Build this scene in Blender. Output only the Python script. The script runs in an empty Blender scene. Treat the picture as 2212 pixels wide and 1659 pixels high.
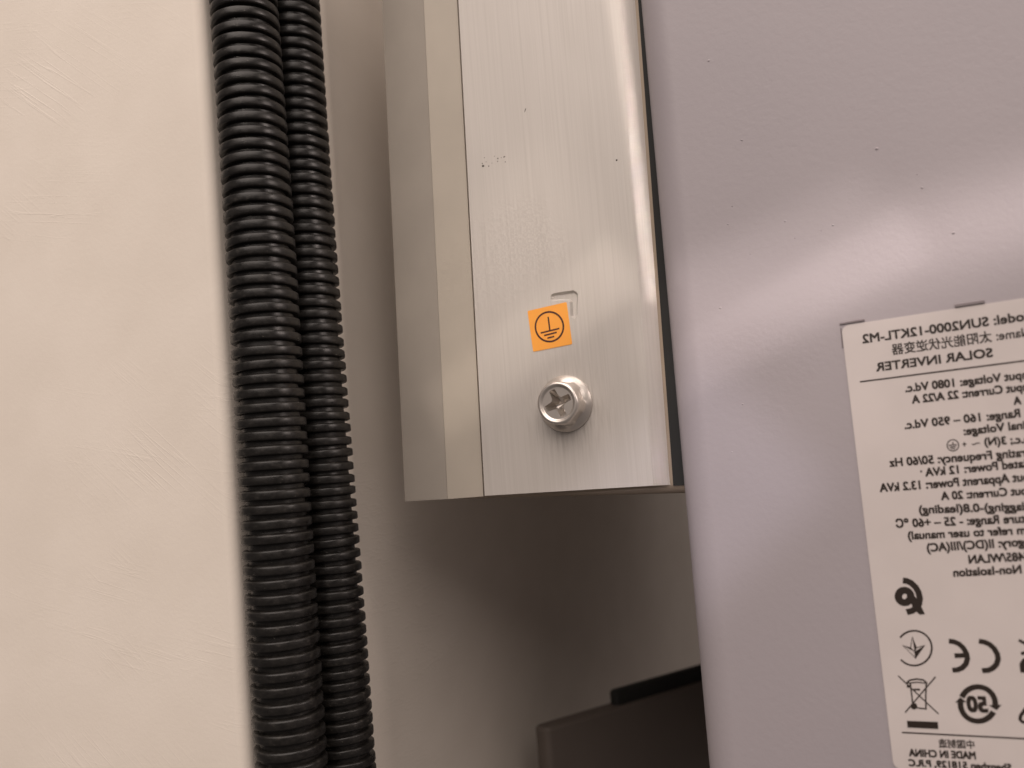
import bpy, bmesh, math, random
from mathutils import Vector, Matrix
from math import sin, cos, radians, pi

random.seed(4)
scene = bpy.context.scene
COL = scene.collection
MM = 0.001                      # everything below is measured in millimetres

# ------------------------------------------------------------------ camera
FOC = 1916.0                    # focal length in pixels of a 2212 px wide picture
HEAD, PITCH, ROLL = radians(114), radians(5.0), radians(4.6)
F = Vector((cos(PITCH)*cos(HEAD), cos(PITCH)*sin(HEAD), sin(PITCH)))
R0 = F.cross(Vector((0, 0, 1))).normalized()
U0 = R0.cross(F)
R = R0*cos(ROLL) - U0*sin(ROLL)
U = U0*cos(ROLL) + R0*sin(ROLL)
def ray(x, y):
    return F + R*((x-1106)/FOC) - U*((y-829.5)/FOC)
CAM = Vector((62, 0, 0)) - ray(1218, 870)*200.0

cam_data = bpy.data.cameras.new('camera')
cam = bpy.data.objects.new('camera', cam_data)
COL.objects.link(cam)
M = Matrix(((R.x, U.x, -F.x), (R.y, U.y, -F.y), (R.z, U.z, -F.z))).to_4x4()
M.translation = CAM*MM
cam.matrix_world = M
cam_data.sensor_width = 36
cam_data.lens = FOC/2212*36
cam_data.clip_start = 0.005
cam_data.clip_end = 50
cam_data.dof.use_dof = True
cam_data.dof.focus_distance = 0.196
cam_data.dof.aperture_fstop = 13.0
scene.camera = cam

# ------------------------------------------------------------------ light
world = bpy.data.worlds.new('World')
scene.world = world
world.use_nodes = True
bg = world.node_tree.nodes['Background']
bg.inputs[0].default_value = (1.0, 0.86, 0.80, 1)
bg.inputs[1].default_value = 0.15

def lamp(name, loc, target, size, power, color, size_y=None):
    d = bpy.data.lights.new(name, 'AREA')
    d.energy = power; d.color = color; d.size = size
    if size_y:
        d.shape = 'RECTANGLE'; d.size_y = size_y
    o = bpy.data.objects.new(name, d)
    COL.objects.link(o)
    o.location = Vector(loc)*MM
    o.rotation_euler = (Vector(target)-Vector(loc)).to_track_quat('-Z', 'Y').to_euler()
    return o
lamp('ceiling_lamp', (240, -950, 1250), (40, 0, 0), 1.90, 40.5, (1.0, 0.875, 0.80))
lamp('room_lamp', (700, -40, 240), (0, -10, 0), 0.20, 1.7, (1.0, 0.85, 0.78))

def beam(name, aim, away, dist, w, h, roll, power, color, spread):
    a = Vector(aim) + Vector((10, 0, 0)); o = lamp(name, a + Vector(away).normalized()*dist, a, w*MM, power, color, h*MM)
    o.data.spread = radians(spread)
    o.rotation_euler.rotate_axis('Z', radians(roll))
beam('added_band_beam', (162, -4, 28), (134, -416, 122), 455, 165, 12, 5, 0.0032, (1.0, 0.86, 0.82), 3.0)  # unseen beam added to draw the bright band across the cover
for h_, up_, sp_, e_, w_, x_ in ((14, 0, 1.1, 0.36, 58, 47), (40, 3, 2.6, 0.26, 56, 47), (90, 9, 6.0, 0.30, 52, 48)):  # added beams, their lower edge slants across the plate as a shadow line
    c_ = Vector((x_, 0, 16.5+(x_-62)*0.51)) + Vector((-sin(radians(27)), 0, cos(radians(27))))*(up_+h_/2)
    beam('added_beam', c_, (0.12, -0.95, 0.25), 420, w_, h_, 27, e_*w_*h_*1e-6, (1.0, 0.87, 0.76), sp_)
beam('added_beam', (76, 0, -25), (0.12, -0.95, 0.25), 420, 50, 36, 38, 0.62*50*36*1e-6, (0.92, 0.86, 1.0), 2.6)  # beam added to lighten the plate's lower right corner
# more added beams on the cover: a dark wedge is left between them as shadow
beam('added_beam', (98, -4, 27.9), (0.12, -0.95, 0.25), 420, 46, 8, 14, 0.34*46*8*1e-6, (1.0, 0.88, 0.84), 1.7)
beam('added_beam', (101.5, -4, 13.5), (0.12, -0.95, 0.25), 420, 56, 12, 22, 0.48*56*12*1e-6, (1.0, 0.88, 0.84), 1.1)
beam('added_beam', (105, -4, 0), (0.12, -0.95, 0.25), 420, 46, 26, 22, 0.22*46*26*1e-6, (1.0, 0.88, 0.84), 6.0)
beam('added_beam', (73.0, 0.8, 62), (0.72, -0.66, 0.2), 260, 2.6, 82, 2, 1.5*2.6*82*1e-6, (1.0, 0.88, 0.80), 0.5)  # narrow beam added to brighten the plate's chamfer

scene.view_settings.view_transform = 'Standard'
scene.view_settings.look = 'None'
scene.view_settings.exposure = 0.0
scene.view_settings.gamma = 1.0

# ------------------------------------------------------------------ where a sight line meets a plane of the place
def on_y(x, y, Y):
    d = ray(x, y); return CAM + d*((Y-CAM.y)/d.y)
def on_x(x, y, X):
    d = ray(x, y); return CAM + d*((X-CAM.x)/d.x)

# ------------------------------------------------------------------ materials
def mat(name, color, rough=0.5, metal=0.0, spec=0.5):
    m = bpy.data.materials.new(name); m.use_nodes = True
    b = m.node_tree.nodes['Principled BSDF']
    b.inputs['Base Color'].default_value = (*color, 1)
    b.inputs['Roughness'].default_value = rough
    b.inputs['Metallic'].default_value = metal
    b.inputs['Specular IOR Level'].default_value = spec
    return m, m.node_tree, b
def node(nt, kind, **kw):
    n = nt.nodes.new(kind)
    for k, v in kw.items():
        if k.startswith('i_'):
            n.inputs[k[2:].replace('_', ' ')].default_value = v
        else:
            setattr(n, k, v)
    return n
def coords(nt, scale=(1, 1, 1), rot=(0, 0, 0)):
    t = node(nt, 'ShaderNodeTexCoord'); mp = node(nt, 'ShaderNodeMapping')
    src = t.outputs['Object']
    if any(rot):                                   # turn first, stretch after
        rm = node(nt, 'ShaderNodeMapping'); rm.inputs['Rotation'].default_value = rot
        nt.links.new(src, rm.inputs['Vector']); src = rm.outputs['Vector']
    mp.inputs['Scale'].default_value = scale
    nt.links.new(src, mp.inputs['Vector'])
    return mp.outputs['Vector']
def noise(nt, vec, scale, detail=4, rough=0.55):
    n = node(nt, 'ShaderNodeTexNoise')
    n.inputs['Scale'].default_value = scale; n.inputs['Detail'].default_value = detail; n.inputs['Roughness'].default_value = rough
    nt.links.new(vec, n.inputs['Vector'])
    return n.outputs['Fac']
def ramp(nt, fac, stops):
    r = node(nt, 'ShaderNodeValToRGB')
    e = r.color_ramp.elements
    e[0].position, e[0].color = stops[0][0], (*stops[0][1], 1)
    e[1].position, e[1].color = stops[-1][0], (*stops[-1][1], 1)
    for p, c in stops[1:-1]:
        n = e.new(p); n.color = (*c, 1)
    nt.links.new(fac, r.inputs['Fac'])
    return r.outputs['Color']
def mixc(nt, a, b, fac, mode='MIX'):
    m = node(nt, 'ShaderNodeMix', data_type='RGBA', blend_type=mode)
    if isinstance(fac, (int, float)): m.inputs[0].default_value = fac
    else: nt.links.new(fac, m.inputs[0])
    for s, v in ((6, a), (7, b)):
        if isinstance(v, tuple): m.inputs[s].default_value = (*v, 1)
        else: nt.links.new(v, m.inputs[s])
    return m.outputs[2]
def addf(nt, a, b, op='ADD'):
    m = node(nt, 'ShaderNodeMath', operation=op)
    for s, v in ((0, a), (1, b)):
        if isinstance(v, (int, float)): m.inputs[s].default_value = v
        else: nt.links.new(v, m.inputs[s])
    return m.outputs[0]
def bump(nt, bsdf, h, dist, strength=1.0, chain=None):
    b = node(nt, 'ShaderNodeBump')
    b.inputs['Distance'].default_value = dist; b.inputs['Strength'].default_value = strength
    nt.links.new(h, b.inputs['Height'])
    if chain: nt.links.new(chain, b.inputs['Normal'])
    nt.links.new(b.outputs['Normal'], bsdf.inputs['Normal'])
    return b.outputs['Normal']

# plaster: cream paint over float strokes
MAT = {}
m, nt, b = mat('plaster', (0.74, 0.66, 0.58), 0.85, 0, 0.15)
def strokes(scale, deg, lo, hi):
    n_ = noise(nt, coords(nt, scale, (0, radians(deg), 0)), 1.0, 3, 0.5)
    return ramp(nt, n_, [(lo, (0,)*3), ((lo+hi)/2, (1,)*3), (hi, (0,)*3)])
where = noise(nt, coords(nt, (14, 14, 22)), 1.0, 2)
where = ramp(nt, where, [(0.50, (0,)*3), (0.72, (1,)*3)])
s1 = addf(nt, strokes((14, 60, 420), -38, 0.47, 0.53), where, 'MULTIPLY')
where2 = ramp(nt, noise(nt, coords(nt, (11, 13, 26)), 1.3, 2), [(0.50, (0,)*3), (0.70, (0.8,)*3)])
s2 = addf(nt, strokes((18, 60, 520), -12, 0.48, 0.52), where2, 'MULTIPLY')
s3 = noise(nt, coords(nt, (45, 45, 60), (0, radians(25), 0)), 1.0, 3)
s4 = noise(nt, coords(nt, (1100, 1100, 1100)), 1.0, 4, 0.65)
hh = addf(nt, addf(nt, s1, s2), addf(nt, s3, 1.8, 'MULTIPLY'))
hh = addf(nt, hh, addf(nt, s4, 0.8, 'MULTIPLY'))
bump(nt, b, hh, 0.00011, 0.4)
nt.links.new(ramp(nt, s3, [(0.3, (0.76, 0.69, 0.61)), (0.7, (0.80, 0.73, 0.65))]), b.inputs['Base Color'])
MAT['plaster'] = m

# black corrugated plastic, a little dusty
m, nt, b = mat('conduit_plastic', (0.012, 0.011, 0.010), 0.36, 0, 0.36)
d = noise(nt, coords(nt, (500, 500, 900)), 1.0, 6, 0.7)
d2 = noise(nt, coords(nt, (2600, 2600, 2600)), 1.0, 2, 0.5)
d3 = noise(nt, coords(nt, (160, 160, 160)), 1.0, 3, 0.6)
speck = addf(nt, ramp(nt, d2, [(0.70, (0,)*3), (0.76, (1,)*3)]), ramp(nt, d3, [(0.45, (0,)*3), (0.65, (0.9,)*3)]), 'MULTIPLY')
basec = (ramp(nt, d, [(0.42, (0.008, 0.0072, 0.0065)), (0.60, (0.014, 0.0125, 0.011)), (0.70, (0.035, 0.031, 0.027)), (0.80, (0.13, 0.115, 0.10))]))
nt.links.new(mixc(nt, basec, (0.22, 0.20, 0.17), speck), b.inputs['Base Color'])
nt.links.new(ramp(nt, d, [(0.35, (0.27,)*3), (0.7, (0.48,)*3)]), b.inputs['Roughness'])
bump(nt, b, d, 0.0001, 0.35)
MAT['conduit'] = m

# powder coat of the cover
m, nt, b = mat('cover_paint', (0.36, 0.325, 0.335), 0.46, 0, 0.4)
f1 = noise(nt, coords(nt, (900,)*3), 1.0, 5)
f2 = noise(nt, coords(nt, (12,)*3), 1.0, 3)
n1 = bump(nt, b, f1, 0.00007, 0.55)
nt.links.new(ramp(nt, f2, [(0.3, (0.350, 0.318, 0.338)), (0.7, (0.382, 0.346, 0.364))]), b.inputs['Base Color'])
MAT['cover'] = m

# brushed aluminium
m, nt, b = mat('brushed_aluminium', (0.76, 0.73, 0.70), 0.45, 0.12, 0.5)
g1 = noise(nt, coords(nt, (3800, 3800, 40)), 1.0, 3, 0.6)
g2 = noise(nt, coords(nt, (1500, 1500, 14)), 1.0, 4, 0.6)
g3 = noise(nt, coords(nt, (60, 60, 25)), 1.0, 3)
gs = addf(nt, g1, g2)
nt.links.new(ramp(nt, addf(nt, gs, 0.5, 'MULTIPLY'), [(0.34, (0.480, 0.447, 0.412)), (0.50, (0.515, 0.48, 0.445)), (0.68, (0.55, 0.515, 0.48))]), b.inputs['Base Color'])
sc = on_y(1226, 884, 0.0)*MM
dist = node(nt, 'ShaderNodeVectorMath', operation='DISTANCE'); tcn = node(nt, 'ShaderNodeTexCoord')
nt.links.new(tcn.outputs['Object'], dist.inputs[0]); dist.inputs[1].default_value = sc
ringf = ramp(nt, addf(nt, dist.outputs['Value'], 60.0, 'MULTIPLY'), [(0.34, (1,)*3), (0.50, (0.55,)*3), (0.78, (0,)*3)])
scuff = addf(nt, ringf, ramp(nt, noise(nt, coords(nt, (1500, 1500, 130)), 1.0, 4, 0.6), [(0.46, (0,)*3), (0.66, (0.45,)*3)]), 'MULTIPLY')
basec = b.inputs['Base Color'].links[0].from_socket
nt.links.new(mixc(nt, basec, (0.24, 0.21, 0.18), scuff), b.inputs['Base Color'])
nt.links.new(ramp(nt, g3, [(0.3, (0.36,)*3), (0.7, (0.48,)*3)]), b.inputs['Roughness'])
bump(nt, b, gs, 0.000014, 0.3)
b.inputs['Anisotropic'].default_value = 0.5
MAT['alu'] = m

def plain(key, name, color, rough, metal=0.0, spec=0.5, grain=None, gdist=0.00004):
    m, nt, b = mat(name, color, rough, metal, spec)
    if grain:
        g = noise(nt, coords(nt, (grain,)*3), 1.0, 4)
        bump(nt, b, g, gdist, 0.5)
        lo = tuple(c*0.94 for c in color); hi = tuple(min(1, c*1.05) for c in color)
        nt.links.new(ramp(nt, noise(nt, coords(nt, (45,)*3), 1.0, 4), [(0.3, lo), (0.7, hi)]), b.inputs['Base Color'])
    MAT[key] = m
    return m
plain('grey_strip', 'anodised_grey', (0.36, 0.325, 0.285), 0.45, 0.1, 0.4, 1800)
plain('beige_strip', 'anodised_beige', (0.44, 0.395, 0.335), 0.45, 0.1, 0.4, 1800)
plain('dark_gap', 'gap_black', (0.012, 0.010, 0.009), 0.7)
plain('body', 'cast_body_brown', (0.30, 0.24, 0.18), 0.5, 0.1, 0.4, 1500)
plain('steel', 'stainless_steel', (0.62, 0.575, 0.53), 0.34, 0.8, 0.5, 700, 0.00003)
plain('vinyl', 'label_vinyl', (0.60, 0.545, 0.525), 0.40, 0, 0.4, 1200, 0.00001)
plain('ink', 'label_ink', (0.022, 0.014, 0.010), 0.45)
plain('orange', 'orange_vinyl', (0.86, 0.36, 0.055), 0.42, 0, 0.4, 1200, 0.00001)
plain('brown_ink', 'brown_ink', (0.060, 0.012, 0.006), 0.45)
plain('ridge', 'cover_ridge_shade', (0.20, 0.17, 0.175), 0.5)  # cover colour darkened to carry the shadow of the ridges
plain('box', 'dark_box_paint', (0.10, 0.082, 0.070), 0.6, 0, 0.4, 900)
plain('shade_black', 'gap_shade_black', (0.010, 0.010, 0.009), 0.8)  # black that stands in for shade in the gaps
plain('red', 'dark_red_plastic', (0.014, 0.005, 0.005), 0.5)
plain('dirt', 'dark_dirt', (0.05, 0.04, 0.03), 0.8)

# ------------------------------------------------------------------ object helpers
def tag(o, label=None, cat=None, group=None, kind=None):
    for k, v in (('label', label), ('category', cat), ('group', group), ('kind', kind)):
        if v: o[k] = v
    return o
def obj(name, verts, faces, material, parent=None, smooth=False, recalc=True, autosmooth=None):
    """One mesh object from vertices in millimetres."""
    me = bpy.data.meshes.new(name)
    bm = bmesh.new()
    vs = [bm.verts.new(Vector(v)*MM) for v in verts]
    for f in faces:
        try: bm.faces.new([vs[i] for i in f])
        except ValueError: pass
    if recalc: bmesh.ops.recalc_face_normals(bm, faces=bm.faces)
    if autosmooth is not None:
        for e in bm.edges:
            e.smooth = (len(e.link_faces) == 2 and e.calc_face_angle(9) < autosmooth)
        smooth = True
    for f in bm.faces: f.smooth = smooth
    bm.to_mesh(me); bm.free()
    me.materials.append(material)
    o = bpy.data.objects.new(name, me)
    COL.objects.link(o)
    if parent: o.parent = parent
    return o
def empty(name, parent=None):
    o = bpy.data.objects.new(name, None)
    o.empty_display_size = 0.01
    COL.objects.link(o)
    if parent: o.parent = parent
    return o
def prism(cols):
    """cols: list of (bottom point, top point) around a closed outline -> verts, faces of a capped prism."""
    n = len(cols)
    v = [c[0] for c in cols] + [c[1] for c in cols]
    f = [(i, (i+1) % n, n+(i+1) % n, n+i) for i in range(n)]
    f += [tuple(range(n)), tuple(range(n, 2*n))]
    return v, f
def line(p, q, z):
    return p + (q-p)*((z-p.z)/(q.z-p.z))
TOP = 150.0

# ------------------------------------------------------------------ wall: a plastered outside corner
edge_t, edge_b = on_x(430, 0, 0.0), on_x(532, 1659, 0.0)
YP = (edge_t.y+edge_b.y)/2
def wall_outline(z):
    lean = edge_b.y + (edge_t.y-edge_b.y)*(z-edge_b.z)/(edge_t.z-edge_b.z)
    r = 2.4
    pts = [(-260, lean), ]
    for k in range(0, 9):
        a = -pi/2 + k*pi/16
        pts.append((-r + r*cos(a), lean + r + r*sin(a)))
    pts += [(0, 420), (-260, 420)]
    return pts
lo, hi = wall_outline(-260), wall_outline(260)
v, f = prism([((a[0], a[1], -260), (c[0], c[1], 260)) for a, c in zip(lo, hi)])
wall = obj('wall', v, f, MAT['plaster'], autosmooth=radians(30))
tag(wall, 'cream plastered wall corner with trowel strokes beside the conduits', 'wall', kind='structure')

# ------------------------------------------------------------------ corrugated conduits
def conduit(name, label, axis, radius, pitch, seed):
    rnd = random.Random(seed)
    z0, z1 = -120.0, 130.0
    prof = [(0.00, 0.83), (0.14, 0.83), (0.19, 0.95), (0.25, 0.99), (0.32, 1.0), (0.70, 1.0), (0.77, 0.99), (0.83, 0.95), (0.88, 0.83)]
    seg = 44
    starts, zz = [], z0
    while zz < z1:
        step = pitch[0] + (pitch[1]-pitch[0])*(zz+80)/160
        starts.append((zz, step)); zz += step
    n = len(starts)
    verts, faces = [], []
    for i in range(n):
        wob = rnd.uniform(-0.035, 0.035)
        rs = 1 + rnd.uniform(-0.006, 0.006)
        tx, ty = rnd.uniform(-0.02, 0.02), rnd.uniform(-0.02, 0.02)
        for (t, rr) in prof:
            z = starts[i][0] + (t + wob*(rr-0.83)/0.17)*starts[i][1]
            c = axis(z)
            for k in range(seg):
                a = 2*pi*k/seg
                x, y = radius*rr*rs*cos(a), radius*rr*rs*sin(a)
                verts.append((c[0]+x, c[1]+y, z + tx*x + ty*y))
    rows = n*len(prof)
    for i in range(rows-1):
        for k in range(seg):
            faces.append((i*seg+k, i*seg+(k+1) % seg, (i+1)*seg+(k+1) % seg, (i+1)*seg+k))
    faces += [tuple(range(seg)), tuple(range((rows-1)*seg, rows*seg))]
    o = obj(name, verts, faces, MAT['conduit'], autosmooth=radians(50))
    return tag(o, label, 'conduit', 'corrugated conduits down the wall')
def axis_from(px, X, bend):
    pts = [on_x(x, y, X) for x, y in px]
    def axis(z):
        p, q = pts[0], pts[-1]
        t = (z-p.z)/(q.z-p.z)
        y = p.y + (q.y-p.y)*t
        return (X + bend*sin(t*5.1), y + bend*0.8*sin(t*4.0+1))
    return axis
conduit('corrugated_conduit', 'thicker looking black corrugated conduit next to the plaster corner',
        axis_from([(525, 0), (634, 1659)], 8.1, 0.25), 7.4, (3.15, 2.88), 1)
conduit('corrugated_conduit', 'black corrugated conduit half hidden, next to the inverter side',
        axis_from([(626, 0), (740, 1659)], 7.9, -0.25), 7.2, (2.85, 2.92), 2)

# ------------------------------------------------------------------ solar inverter
inv = empty('solar_inverter')
tag(inv, 'grey solar inverter with brushed aluminium heat sink side, earth screw and rating label', 'inverter')

YB = 1.2      # bracket face
# edges of the heat sink's side, each given by a point at its top and one at its bottom end
def edge(pt, pb, Y):
    return on_y(*pt, Y), on_y(*pb, Y)
eL = edge((825, 0), (875, 1083), 3.2)
eM = edge((915, 0), (967, 1078), YB)
eA = edge((990, 0), (1047, 1072), YB)
eA0 = edge((990, 0), (1047, 1071), 0.0)
eC = edge((1338, 0), (1410, 1049), 0.0)
eE = edge((1379, 0), (1455, 1047), 2.2)
def col(e, z=None, dx=0, dy=0, dzb=0):
    t, bt = e
    off = Vector((dx, dy, 0))
    return (bt + off + Vector((0, 0, dzb)), line(bt, t, TOP) + off)

# mounting bracket: two strips, the outer one turned away
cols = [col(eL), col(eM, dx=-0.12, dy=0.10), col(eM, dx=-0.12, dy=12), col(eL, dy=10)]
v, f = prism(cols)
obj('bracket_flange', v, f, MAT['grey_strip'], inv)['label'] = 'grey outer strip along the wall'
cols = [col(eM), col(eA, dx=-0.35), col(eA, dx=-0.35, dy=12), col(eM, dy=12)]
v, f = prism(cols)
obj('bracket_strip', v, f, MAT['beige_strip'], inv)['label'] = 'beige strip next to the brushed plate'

# cast body behind the plate, its rounded lower lip shows below it
bl, br = on_y(985, 1079, 2.6), on_y(1472, 1066, 3.0)
cols = []
lip = []
ys = [(2.0+4.2*(1-cos(a)), 3.2*(1-sin(a))) for a in [k*pi/16 for k in range(8, -1, -1)]]
verts, faces = [], []
n = 12
dx = (br.x-bl.x)
for i in range(n+1):
    t = i/n*1.05
    x = bl.x + dx*t
    zb = bl.z + (br.z-bl.z)*t
    ring = [(x, 1.9, TOP), (x, 1.9, zb+2.6)]
    for k in range(1, 9):
        a = k*pi/16
        ring.append((x, 1.9+2.6*(1-cos(a)), zb+2.6-2.6*sin(a)))
    ring += [(x, 280, zb), (x, 280, TOP)]
    verts += ring
L = len(ring)
for i in range(n):
    for k in range(L):
        faces.append((i*L+k, i*L+(k+1) % L, (i+1)*L+(k+1) % L, (i+1)*L+k))
faces += [tuple(range(L)), tuple(range(n*L, (n+1)*L))]
obj('heat_sink_body', verts, faces, MAT['body'], inv, autosmooth=radians(30))

# brushed side plate with a stamped angle mark
def zoneA(x, y):                     # points read in the enlarged view of the screw
    return ((1300+x/2.44)*0.75136, (800+y/2.44)*0.75136)
mark_px = [(690, 118), (712, 104), (850, 84), (872, 96), (882, 112), (878, 262), (858, 284), (830, 268), (822, 168), (812, 158), (712, 158), (692, 150)]
mark = [on_y(*zoneA(*p), 0.0) for p in mark_px]
def build_plate():
    bm = bmesh.new()
    P = lambda p: bm.verts.new(Vector(p)*MM)
    bA, tA = col(eA0); bC, tC = col(eC); bE, tE = col(eE)
    outer = [P(bA), P(bC), P(tC), P(tA)]
    hole = [P(p) for p in mark]
    es = []
    for lp in (outer, hole):
        for i in range(len(lp)):
            es.append(bm.edges.new((lp[i], lp[(i+1) % len(lp)])))
    bmesh.ops.triangle_fill(bm, use_beauty=True, edges=es, normal=(0, -1, 0))
    # sunk floor of the mark
    cx = sum(p.x for p in mark)/len(mark); cz = sum(p.z for p in mark)/len(mark)
    n = len(mark); inner = []
    for i in range(n):
        a, c, e = mark[i-1], mark[i], mark[(i+1) % n]
        d1 = (c-a).normalized(); d2 = (e-c).normalized()
        nrm = Vector((-(d1.z+d2.z), 0, d1.x+d2.x)).normalized()
        # outline runs clockwise seen from the front, so the inside is on the other side
        inner.append(P(c - nrm*0.52 + Vector((0, 0.75, 0))))
    for i in range(n):
        bm.faces.new((hole[i], hole[(i+1) % n], inner[(i+1) % n], inner[i]))
    bmesh.ops.triangle_fill(bm, use_beauty=True, edges=[bm.edges.get((inner[i], inner[(i+1) % n])) for i in range(n)], normal=(0, -1, 0))
    # left and bottom edges, rounded right edge going back
    dy = Vector((0, 1.1*MM, 0))
    backA = [P(bA+Vector((0, 1.1, 0))), P(tA+Vector((0, 1.1, 0)))]
    bm.faces.new((outer[0], outer[3], backA[1], backA[0]))
    prev = (outer[1], outer[2])
    lowers = [outer[1]]
    for mix, yy in ((0.06, 0.06), (0.10, 0.12), (0.90, 2.1), (0.97, 2.5), (1.0, 3.2)):
        pb = bC.lerp(bE, mix); pt = tC.lerp(tE, mix)
        pb.y = yy; pt.y = yy
        cur = (P(pb), P(pt))
        bm.faces.new((prev[0], cur[0], cur[1], prev[1]))
        prev = cur; lowers.append(cur[0])
    last = (P(Vector((bE.x, 14, bE.z))), P(Vector((tE.x, 14, tE.z))))
    bm.faces.new((prev[0], last[0], last[1], prev[1]))
    bback = P(bA+Vector((0, 14, 0)))
    bm.faces.new([outer[0], backA[0], bback, last[0]] + list(reversed(lowers)))
    bmesh.ops.recalc_face_normals(bm, faces=bm.faces)
    for e in bm.edges:
        e.smooth = len(e.link_faces) == 2 and e.calc_face_angle(9) < radians(25)
    for fc in bm.faces: fc.smooth = True
    me = bpy.data.meshes.new('side_plate'); bm.to_mesh(me); bm.free()
    me.materials.append(MAT['alu'])
    o = bpy.data.objects.new('side_plate', me); COL.objects.link(o); o.parent = inv
    o['label'] = 'brushed aluminium side plate with a stamped angle mark'
    return o
plate = build_plate()

# black panel standing in for the shade in the gap between plate and cover
gb, gt = col(eE)
zs = on_y(1460, 1049, 1.8).z
gx = on_y(1500, 1049, 1.8).x
v, f = prism([((gb.x+0.03, 1.75, zs), (gt.x+0.03, 1.75, TOP)), ((gx, 1.75, zs), (gx, 1.75, TOP)), ((gx, 9, zs), (gx, 9, TOP)), ((gb.x+0.03, 9, zs), (gt.x+0.03, 9, TOP))])
obj('gap_shade_panel', v, f, MAT['shade_black'], inv)

# dirt flecks on the plate
def flecks():
    verts, faces = [], []
    def blob(p, a, b_, rot, seed):
        rnd = random.Random(seed)
        i0 = len(verts); n = 9
        for k in range(n):
            t = 2*pi*k/n; rr = rnd.uniform(0.75, 1.15)
            x, z = a*rr*cos(t), b_*rr*sin(t)
            verts.append((p.x + x*cos(rot)-z*sin(rot), -0.012, p.z + x*sin(rot)+z*cos(rot)))
        verts.append((p.x, -0.03, p.z))
        for k in range(n):
            faces.append((i0+k, i0+(k+1) % n, i0+n))
    def q(x, y): return on_y((1060+x/2.0733)*0.75136, (y/2.0733)*0.75136, 0)
    blob(q(933, 656), 0.62, 0.10, radians(62), 1)
    for i, (x, y, s) in enumerate([(682, 990, .20), (678, 975, .10), (716, 990, .12), (770, 945, .13), (768, 962, .10), (808, 935, .14), (814, 965, .10), (690, 940, .08), (750, 932, .08), (1478, 955, .16), (700, 965, .07), (790, 940, .07), (735, 972, .06)]):
        blob(q(x, y), s*1.6, s*1.3, i*0.7, i+5)
    return obj('dirt_flecks', verts, faces, MAT['dirt'], inv)
tag(flecks(), kind='stuff')

# ------------------------------------------------------------------ earth screw
def build_screw():
    root = empty('earth_screw', inv)
    root['label'] = 'stainless hex washer screw with cross recess'
    c = on_y(1222, 872, 0.0)
    seg = 72
    def hexr(t, af):
        k = (t + radians(12)) % (pi/3) - pi/6
        return af/2/cos(k)
    # flange and hexagon
    levels = [(0.0, lambda t: 6.35), (0.45, lambda t: 6.4), (0.75, lambda t: 6.2), (1.35, lambda t: 5.35), (1.7, lambda t: min(hexr(t, 9.5)+.05, 5.2)),
              (3.7, lambda t: min(hexr(t, 9.5), 5.15)), (4.5, lambda t: min(hexr(t, 9.5), 4.98)), (5.0, lambda t: min(hexr(t, 9.4), 4.78)), (5.25, lambda t: 4.58), (5.38, lambda t: 4.36),
              (5.40, lambda t: 4.15), (5.30, lambda t: 3.92), (4.98, lambda t: 3.72), (4.90, lambda t: 3.55)]
    verts, faces = [], []
    for (h, fr) in levels:
        for k in range(seg):
            t = 2*pi*k/seg; r = fr(t)
            verts.append((c.x + r*cos(t), -h, c.z + r*sin(t)))
    for i in range(len(levels)-1):
        for k in range(seg):
            faces.append((i*seg+k, i*seg+(k+1) % seg, (i+1)*seg+(k+1) % seg, (i+1)*seg+k))
    obj('screw_head', verts, faces, MAT['steel'], root, autosmooth=radians(38))
    # dish with cross recess
    bm = bmesh.new()
    P = lambda x, y, z: bm.verts.new(Vector((x, y, z))*MM)
    circ = [P(c.x+3.56*cos(2*pi*k/seg), -4.9, c.z+3.56*sin(2*pi*k/seg)) for k in range(seg)]
    def cross(rt, rin, w, depth, push):
        pts = []
        for q in range(4):
            a0 = radians(21) + q*pi/2
            for (rr, da) in ((rt, -w), (rt*1.03, 0), (rt, w)):
                pts.append((rr, a0+da))
            for s, rr in ((0.30, rin*1.22), (0.42, rin*1.04), (0.5, rin), (0.58, rin*1.04), (0.70, rin*1.22)):
                pts.append((rr, a0 + s*pi/2))
        return [P(c.x+r*cos(a), depth, c.z+r*sin(a)) for r, a in pts]
    top = cross(3.2, 1.5, radians(13), -4.9, 0)
    bot = cross(1.75, 0.95, radians(16), -1.6, 0)
    es = []
    for lp in (circ, top):
        for i in range(len(lp)):
            es.append(bm.edges.new((lp[i], lp[(i+1) % len(lp)])))
    bmesh.ops.triangle_fill(bm, use_beauty=True, edges=es, normal=(0, -1, 0))
    n = len(top)
    for i in range(n):
        bm.faces.new((top[i], top[(i+1) % n], bot[(i+1) % n], bot[i]))
    tip = P(c.x, -1.0, c.z)
    for i in range(n):
        bm.faces.new((bot[i], bot[(i+1) % n], tip))
    bmesh.ops.recalc_face_normals(bm, faces=bm.faces)
    me = bpy.data.meshes.new('cross_recess'); bm.to_mesh(me); bm.free()
    me.materials.append(MAT['steel'])
    o = bpy.data.objects.new('cross_recess', me); COL.objects.link(o); o.parent = root
build_screw()

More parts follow.
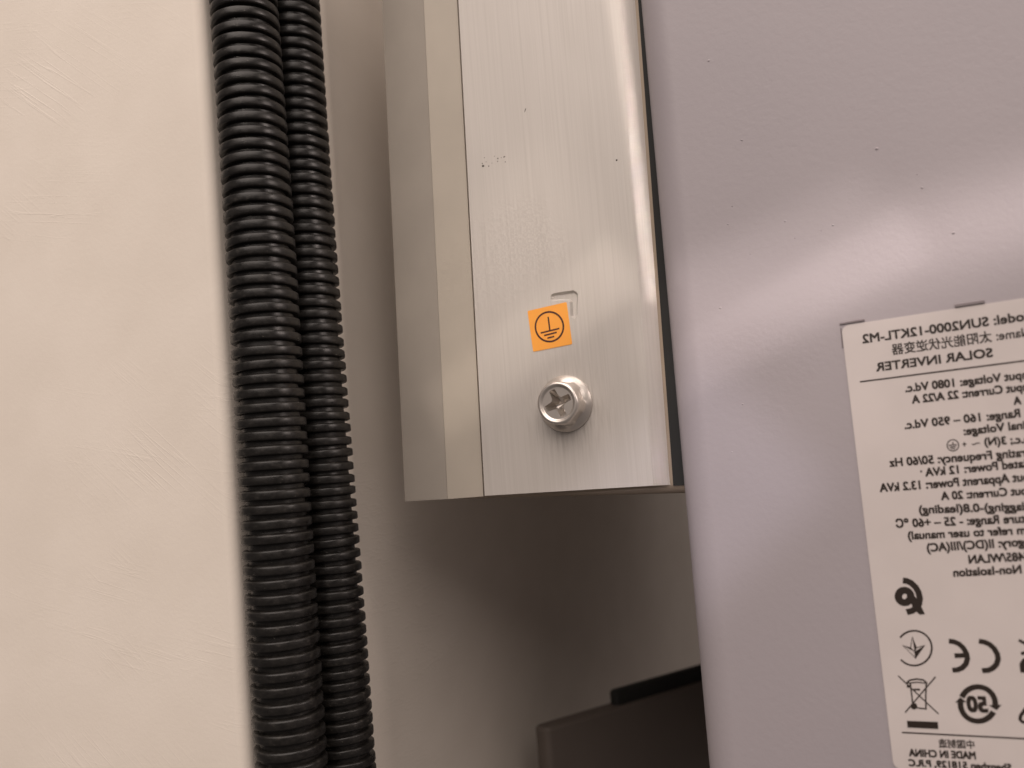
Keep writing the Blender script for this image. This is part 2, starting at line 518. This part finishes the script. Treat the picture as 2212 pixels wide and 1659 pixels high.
# ------------------------------------------------------------------ flat print: strokes and fills on a face that looks along -Y
class Print:
    def __init__(self, Y, to_px): self.v, self.f, self.Y, self.to = [], [], Y, to_px
    def p(self, x, y):
        q = on_y(*self.to(x, y), self.Y); return Vector((q.x, q.z))
    def stroke(self, pts, w, closed=False):
        P = [self.p(*q) for q in pts]
        w = w*self.unit/2
        n = len(P); i0 = len(self.v)
        for i in range(n):
            a = P[i-1] if (i > 0 or closed) else None
            e = P[(i+1) % n] if (i < n-1 or closed) else None
            d1 = (P[i]-a).normalized() if a is not None else None
            d2 = (e-P[i]).normalized() if e is not None else None
            if d1 is None: d1 = d2
            if d2 is None: d2 = d1
            t = (d1+d2).normalized()
            k = 1/max(0.45, t.dot(d1))
            nr = Vector((-t.y, t.x))*w*k
            for s in (1, -1):
                q = P[i]+nr*s
                self.v.append((q.x, self.Y, q.y))
        for i in range(n if closed else n-1):
            j = (i+1) % n
            self.f.append((i0+2*i, i0+2*i+1, i0+2*j+1, i0+2*j))
        self.Y -= 0.002
    def fill(self, pts):
        i0 = len(self.v)
        for q in pts:
            a = self.p(*q); self.v.append((a.x, self.Y, a.y))
        self.f.append(tuple(range(i0, i0+len(pts))))
        self.Y -= 0.002
    def arc(self, cx, cy, rx, ry, a0, a1, n=32):
        return [(cx+rx*cos(a0+(a1-a0)*k/n), cy+ry*sin(a0+(a1-a0)*k/n)) for k in range(n+1)]
    def build(self, name, material, parent):
        o = obj(name, self.v, self.f, material, parent, recalc=False)
        for pl in o.data.polygons:
            if pl.normal.y > 0: pl.flip()
        o.data.update()
        return o
def sheet(name, pts, Y0, Y1, material, parent):
    """A thin sticker: outline pts (x, z) from Y0 (back) to Y1 (front)."""
    n = len(pts)
    v = [(p[0], Y0, p[1]) for p in pts] + [(p[0], Y1, p[1]) for p in pts]
    f = [tuple(range(n)), tuple(range(n, 2*n))] + [(i, (i+1) % n, n+(i+1) % n, n+i) for i in range(n)]
    return obj(name, v, f, material, parent)
def rounded(corners, r, seg=6):
    out = []
    n = len(corners)
    for i in range(n):
        p, a, e = Vector(corners[i]), Vector(corners[i-1]), Vector(corners[(i+1) % n])
        d1 = (a-p).normalized(); d2 = (e-p).normalized()
        for k in range(seg+1):
            t = k/seg
            q = p + d1*r*(1-t)**2 + d2*r*t**2
            out.append((q.x, q.y))
    return out

# orange earth sticker
YL = -0.10
cs = [on_y(*zoneA(*p), YL) for p in ((528, 230), (802, 166), (842, 462), (568, 516))]
st = sheet('earth_label', rounded([(p.x, p.z) for p in cs], 0.35), 0.0, YL, MAT['orange'], inv)
st['label'] = 'orange square label with a black earth symbol'
pr = Print(YL-0.025, zoneA); pr.unit = 200/FOC*0.75136/2.44*1.02
pr.stroke(pr.arc(682, 340, 98, 104, 0, 2*pi, 48)[:-1], 13, True)
pr.stroke([(673, 270), (685, 364)], 11)
pr.stroke([(621, 384), (752, 352)], 11)
pr.stroke([(645, 402), (734, 379)], 11)
pr.stroke([(668, 420), (716, 408)], 11)
pr.build('earth_symbol', MAT['brown_ink'], st)

# ------------------------------------------------------------------ cover with rounded rim
YE = -4.0
RC = 7.0
cT, cB = on_y(1379, 0, YE+1.4), on_y(1527, 1659, YE+1.4)
def cover_outline(z):
    x0 = line(cB, cT, z).x
    pts = []
    for k in range(0, 13):
        a = pi + k*pi/24
        pts.append((x0+RC+RC*cos(a)-0.55, YE+RC+RC*sin(a)))
    pts += [(x0+60, YE), (198, YE), (198, 300), (x0-0.55, 300)]
    return pts
lo, hi = cover_outline(-140), cover_outline(160)
v, f = prism([((a[0], a[1], -140), (c[0], c[1], 160)) for a, c in zip(lo, hi)])
cover = obj('front_cover', v, f, MAT['cover'], inv, autosmooth=radians(30))
cover['label'] = 'lavender grey painted cover carrying the rating label'

# grit caught in the paint and dirt on it
def domes(name, spots, material, kind):
    verts, faces = [], []
    for (x, y, r, h) in spots:
        c_ = on_y(x*0.75136, y*0.75136, YE); i0 = len(verts); n_ = 8
        for rr, hh_ in ((1.0, -0.01), (0.7, h*0.7)):
            for k in range(n_):
                a = 2*pi*k/n_
                q_ = r*rr*random.uniform(0.8, 1.15)
                verts.append((c_.x + q_*cos(a), YE-hh_, c_.z + q_*sin(a)*0.8))
        verts.append((c_.x, YE-h, c_.z))
        for k in range(n_):
            faces.append((i0+k, i0+(k+1) % n_, i0+n_+(k+1) % n_, i0+n_+k))
            faces.append((i0+n_+k, i0+n_+(k+1) % n_, i0+2*n_))
    tag(obj(name, verts, faces, material, inv, smooth=True), kind=kind)
def zc(x, y): return (1700+x/1.778, y/1.778)
def zd(x, y): return (1880+x/2.765, 800+y/2.765)
bumps = [zc(768, 715), zc(990, 1130), zc(698, 1145), zc(1850, 1190), zd(525, 235), zd(705, 1000), zd(620, 1380), zc(1235, 1150), zc(1460, 760), zc(600, 310), zc(1690, 960)]
domes('paint_grit', [(x, y, random.uniform(0.18, 0.34), random.uniform(0.10, 0.2)) for x, y in bumps], MAT['cover'], 'stuff')
darks = [zc(1665, 892), zc(990, 1134), zc(1238, 1152), zc(1175, 1178), zc(1040, 1218), zc(812, 1300), zc(728, 1322), zc(720, 1055), zc(772, 719)]
domes('dirt_specks', [(x, y, random.uniform(0.07, 0.13), 0.02) for x, y in darks], MAT['dirt'], 'stuff')

# ------------------------------------------------------------------ rating label
YR = YE-0.14
def Z1(x, y): return ((2380+x/3.771)*0.75136, (840+y/3.771)*0.75136)
def Z2(x, y): return ((2400+x/3.607)*0.75136, (1240+y/3.607)*0.75136)
def Z3(x, y): return ((2480+x/2.920)*0.75136, (1640+y/2.920)*0.75136)
tl = on_y(*Z1(146, 366), YR); tr_ = on_y(*Z1(2127, 64), YR); bl_ = on_y(*Z3(262, 1668), YR)
tr2 = tl + (tr_-tl)*1.55
br2 = bl_ + Vector((tr2.x-tl.x-2, 0, (tr2.z-tl.z)))
lab = sheet('rating_label', rounded([(tl.x, tl.z), (tr2.x, tr2.z), (br2.x, br2.z), (bl_.x, bl_.z)], 1.6), YE, YR, MAT['vinyl'], inv)
lab['label'] = 'pale rating label with mirrored black lettering'
YI = YR-0.03
DEP = (CAM-on_y(2050, 1150, YR)).dot(-F)

_cache = {}
def text_points(s, offset):
    c = bpy.data.curves.new('lettering', 'FONT'); c.body = s; c.size = 1; c.offset = offset; c.resolution_u = 3
    o = bpy.data.objects.new('lettering', c); COL.objects.link(o)
    dg = bpy.context.evaluated_depsgraph_get()
    me = bpy.data.meshes.new_from_object(o.evaluated_get(dg))
    vs = [v.co.copy() for v in me.vertices]; fs = [tuple(p.vertices) for p in me.polygons]
    bpy.data.objects.remove(o); bpy.data.curves.remove(c); bpy.data.meshes.remove(me)
    return vs, fs
def lettering(zone, vis, end, ref, cap, prefix='', offset=0.008, capfont=0.69, name='lettering'):
    """Mirrored line of text: it reads from the right to its end at the left. end/ref: baseline points under the last and the first character of vis."""
    pe = on_y(*zone(*end), YI); pr_ = on_y(*zone(*ref), YI)
    vs, fs = text_points(prefix+vis, 0)
    vv, _ = text_points(vis, 0)
    w = max(p.x for p in vv)-min(p.x for p in vv)
    xr = max(p.x for p in vs)
    ax = (pr_-pe)/w                                   # one font unit towards the reader's start
    q = on_y(*zone(end[0], end[1]-cap), YI)
    up = Vector((0, 0, abs(q.z-pe.z)/capfont))
    verts, faces = [], []
    for k, (sx, sy) in enumerate(((-1, -1), (1, -1), (-1, 1), (1, 1))):       # a heavier face: four prints a hair apart
        i0 = len(verts)
        verts += [pe + ax*(xr-p.x) + up*p.y + Vector((sx*offset*9, -0.004*k, sy*offset*9)) for p in vs]
        faces += [tuple(i0+i for i in f_) for f_ in fs]
    fs = faces
    o = obj(name, verts, fs, MAT['ink'], lab, recalc=False)
    for pl in o.data.polygons:
        if pl.normal.y > 0: pl.flip()
    o.data.update()
    return o
T = lettering
T(Z1, 'SUN2000-12KTL-M2', (382, 553), (1745, 362), 92, 'Model: ')
T(Z1, '太阳能光伏逆变器', (700, 672), (1780, 528), 104, 'Name: ', 0.004, 0.80)
T(Z1, 'SOLAR INVERTER', (528, 858), (1788, 698), 90)
T(Z1, 'Voltage: 1080 Vd.c.', (845, 1082), (1880, 966), 84, 'Input ')
T(Z1, 'Current: 22 A/22 A', (918, 1206), (1897, 1094), 84, 'Input ')
T(Z1, 'A', (2020, 1220), (2098, 1212), 84)
T(Z1, 'Range: 160 – 950 Vd.c.', (838, 1482), (2087, 1352), 84)
T(Z1, 'Voltage:', (1480, 1548), (1918, 1502), 84, 'Nominal ')
T(Z2, '3(N)', (1558, 146), (1780, 132), 78, 'a.c.; ')
T(Z2, 'Frequency: 50/60 Hz', (575, 366), (1632, 286), 82, 'Operating ')
T(Z2, 'Power: 12 kVA', (945, 466), (1692, 398), 82, 'Rated ')
T(Z2, 'Apparent Power: 13.2 kVA', (472, 628), (1812, 528), 84, 'Output ')
T(Z2, 'Current: 20 A', (1108, 712), (1790, 668), 82, 'Output ')
T(Z2, 'agging)-0.8(leading)', (880, 852), (1940, 820), 82, 'l')
T(Z2, 'Range: - 25 – +60 ℃', (640, 998), (1705, 956), 84, 'Temperature ')
T(Z2, 'refer to user manual)', (765, 1120), (1842, 1070), 80, 'm ')
T(Z2, 'II(DC)/III(AC)', (962, 1248), (1652, 1206), 84, 'Category: ')
T(Z2, '485/WLAN', (1395, 1370), (1966, 1340), 84, 'RS')
T(Z2, 'Non-Isolation', (1235, 1506), (1937, 1470), 82)
T(Z3, '中国制造', (642, 1480), (940, 1492), 62, '', 0.004, 0.80)
T(Z3, 'MADE IN CHINA', (394, 1558), (950, 1584), 58)
T(Z3, '518129, P.R.C', (392, 1640), (880, 1664), 54, 'Shenzhen ')
T(Z3, '50', (888, 1182), (1050, 1188), 124, '', 0.018, name='recycling_number')

def prn(zone, k):
    p = Print(YI, zone); p.unit = DEP/FOC*0.75136/k*1.12
    return p
p = prn(Z1, 3.771); p.stroke([(348, 972), (2127, 744), (2900, 645)], 15); p.build('printed_rule', MAT['ink'], lab)
p = prn(Z3, 2.92); p.stroke([(330, 1360), (1355, 1412), (1900, 1440)], 11); p.build('printed_rule', MAT['ink'], lab)
# earth sign, plus, wave and asterisk of the spec lines
p = prn(Z2, 3.607)
p.stroke(p.arc(1225, 145, 60, 58, 0, 2*pi, 36)[:-1], 9, True)
p.stroke([(1224, 112), (1226, 140)], 9); p.stroke([(1180, 145), (1270, 138)], 9)
p.stroke([(1192, 163), (1258, 158)], 9); p.stroke([(1205, 180), (1248, 177)], 9)
p.stroke([(1322, 135), (1366, 131)], 9); p.stroke([(1342, 112), (1346, 155)], 9)
p.stroke([(1420, 132), (1438, 138), (1458, 130), (1482, 120), (1505, 124)], 9)
p.fill([(884, 418), (892, 402), (906, 408), (904, 424), (892, 428)])
p.build('printed_sign', MAT['ink'], lab)
# quality mark
p = prn(Z3, 2.92)
p.stroke([(338, 84), (372, 88), (410, 106), (446, 142), (470, 186), (480, 232), (474, 278), (452, 314), (414, 340), (370, 350)], 44)
p.stroke(p.arc(352, 218, 52, 52, 0, 2*pi, 36)[:-1], 52, True)
p.fill([(404, 178), (446, 226), (486, 290), (524, 368), (478, 371), (446, 340), (416, 300), (404, 260)])
p.build('quality_mark', MAT['ink'], lab)
# open ring with three pointed star
p = prn(Z3, 2.92)
p.stroke(p.arc(433, 652, 148, 146, math.atan2(-92, -121), math.atan2(100, -112)+0.0, 40) if False else
         [(433+148*cos(a), 652+146*sin(a)) for a in [radians(217)+k/40*radians(282) for k in range(41)]], 13)
p.stroke([(418, 560), (402, 650), (437, 682), (452, 648)], 6, True)
p.stroke([(338, 630), (402, 650), (437, 682), (445, 736)], 6, True)
p.stroke([(520, 630), (452, 648), (437, 682), (445, 736)], 6, True)
p.fill([(418, 555), (452, 648), (437, 682)])
p.fill([(333, 627), (402, 650), (437, 682)])
p.fill([(524, 627), (445, 738), (437, 682)])
p.build('conformity_mark', MAT['ink'], lab)
# mirrored C and E
p = prn(Z3, 2.92)
p.stroke([(724, 593), (765, 598), (808, 616), (846, 650), (872, 696), (880, 740), (868, 784), (838, 816), (800, 834), (754, 838)], 36)
p.stroke([(772, 716), (872, 712)], 34)
p.stroke([(976, 593), (1020, 600), (1066, 620), (1104, 654), (1130, 700), (1138, 744), (1124, 788), (1094, 820), (1056, 838), (1004, 842)], 36)
p.build('conformity_mark', MAT['ink'], lab)
# cut mark at the picture's side
p = prn(Z3, 2.92)
p.stroke([(1310, 584), (1362, 612), (1420, 660)], 20); p.stroke([(1330, 698), (1372, 690), (1440, 690)], 22)
p.stroke([(1348, 858), (1340, 790), (1362, 756), (1420, 745)], 34)
p.build('conformity_mark', MAT['ink'], lab)
# crossed out bin
p = prn(Z3, 2.92)
p.stroke([(298, 884), (638, 1205)], 9); p.build('bin_sign', MAT['ink'], lab)
p.Y -= 0.006
p.v, p.f = [], []
p.stroke([(612, 893), (357, 1193)], 9)
p.stroke([(400, 945), (414, 1060), (424, 1150), (532, 1162), (530, 1060), (535, 940)], 10)
p.build('bin_sign', MAT['ink'], lab)
p.Y -= 0.006; p.v, p.f = [], []
p.stroke([(376, 936), (400, 920), (455, 911), (510, 919), (542, 946)], 11)
p.stroke([(390, 946), (455, 938), (532, 946)], 8)
p.stroke([(425, 1000), (482, 1000)], 13)
p.fill(p.arc(432, 1140, 27, 27, 0, 2*pi, 20)[:-1]); p.fill(p.arc(384, 972, 13, 13, 0, 2*pi, 14)[:-1]); p.fill(p.arc(380, 940, 11, 9, 0, 2*pi, 14)[:-1])
p.fill([(372, 1262), (632, 1272), (636, 1331), (378, 1318)])
p.build('bin_sign', MAT['ink'], lab)
# recycling ring
p = prn(Z3, 2.92)
def rng(a0, a1): return [(968+146*cos(radians(a0+(a1-a0)*k/30)), 1121+144*sin(radians(a0+(a1-a0)*k/30))) for k in range(31)]
p.stroke(rng(203, 367), 38); p.stroke(rng(27, 186), 38)
p.fill([(1058, 1132), (1168, 1127), (1126, 1174)]); p.fill([(776, 1110), (820, 1064), (872, 1106)])
p.build('recycling_mark', MAT['ink'], lab)
p = prn(Z3, 2.92)
p.stroke([(1420, 1090), (1365, 1165), (1326, 1222), (1322, 1250), (1340, 1270), (1420, 1288)], 22)
p.build('recycling_mark', MAT['ink'], lab)

# locating ridges moulded around the label
def ridge(a, c, w, h=0.35):
    P, Q = on_y(*Z1(*a), YE), on_y(*Z1(*c), YE)
    d = (Q-P).normalized(); nr = Vector((-d.z, 0, d.x))*w/2
    base = [P-nr, Q-nr, Q+nr, P+nr]
    v = [tuple(b_) for b_ in base] + [(b_.x, YE-h, b_.z) for b_ in [P-nr*.6, Q-nr*.6, Q+nr*.6, P+nr*.6]]
    obj('locating_ridge', v, [(0, 1, 5, 4), (1, 2, 6, 5), (2, 3, 7, 6), (3, 0, 4, 7), (4, 5, 6, 7)], MAT['ridge'], inv)
ridge((130, 345), (400, 302), 0.50)
ridge((1378, 152), (1700, 103), 0.70)
ridge((142, 390), (162, 600), 0.22, 0.2)

# ------------------------------------------------------------------ dark box below
box = empty('equipment_box')
tag(box, 'dark box with a black strip as its gap shadow, in the shade below the heat sink', 'box')
ZB_ = None
def at_z(px, z):
    d = ray(*px); return CAM + d*((z-CAM.z)/d.z)
A = on_x(1180, 1576, 20.0)
zt = A.z
B = at_z((1515, 1475), zt)
dirv = (B-A).normalized(); back = Vector((-dirv.y, dirv.x, 0))
if back.x > 0: back = -back
Lb = (B-A).length*1.25
def box_mesh(name, o, l, d, z0, z1, r, material, parent):
    cr = [(0, 0), (l, 0), (l, d), (0, d)]
    pts = rounded(cr, r)
    v = []
    for z in (z0, z1-0.8):
        v += [o + dirv*p_[0] + back*p_[1] + Vector((0, 0, z-o.z)) for p_ in pts]
    cx, cy = l/2, d/2
    v += [o + dirv*(cx+(p_[0]-cx)*(1-1.2/l)) + back*(cy+(p_[1]-cy)*(1-1.2/d)) + Vector((0, 0, z1-o.z)) for p_ in pts]
    n = len(pts)
    f = [tuple(range(n)), tuple(range(2*n, 3*n))]
    for k in (0, 1):
        f += [(k*n+i, k*n+(i+1) % n, (k+1)*n+(i+1) % n, (k+1)*n+i) for i in range(n)]
    return obj(name, v, f, material, parent, autosmooth=radians(25))
DB = 7.0
box_mesh('box_body', A, Lb, DB, zt-120, zt, 2.5, MAT['box'], box)
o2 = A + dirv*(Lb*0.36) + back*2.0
box_mesh('box_shade_strip', o2, Lb*0.62, DB-3, zt-2, zt+4.6, 1.5, MAT['shade_black'], box)  # black strip standing in for the shadowed gap above the box
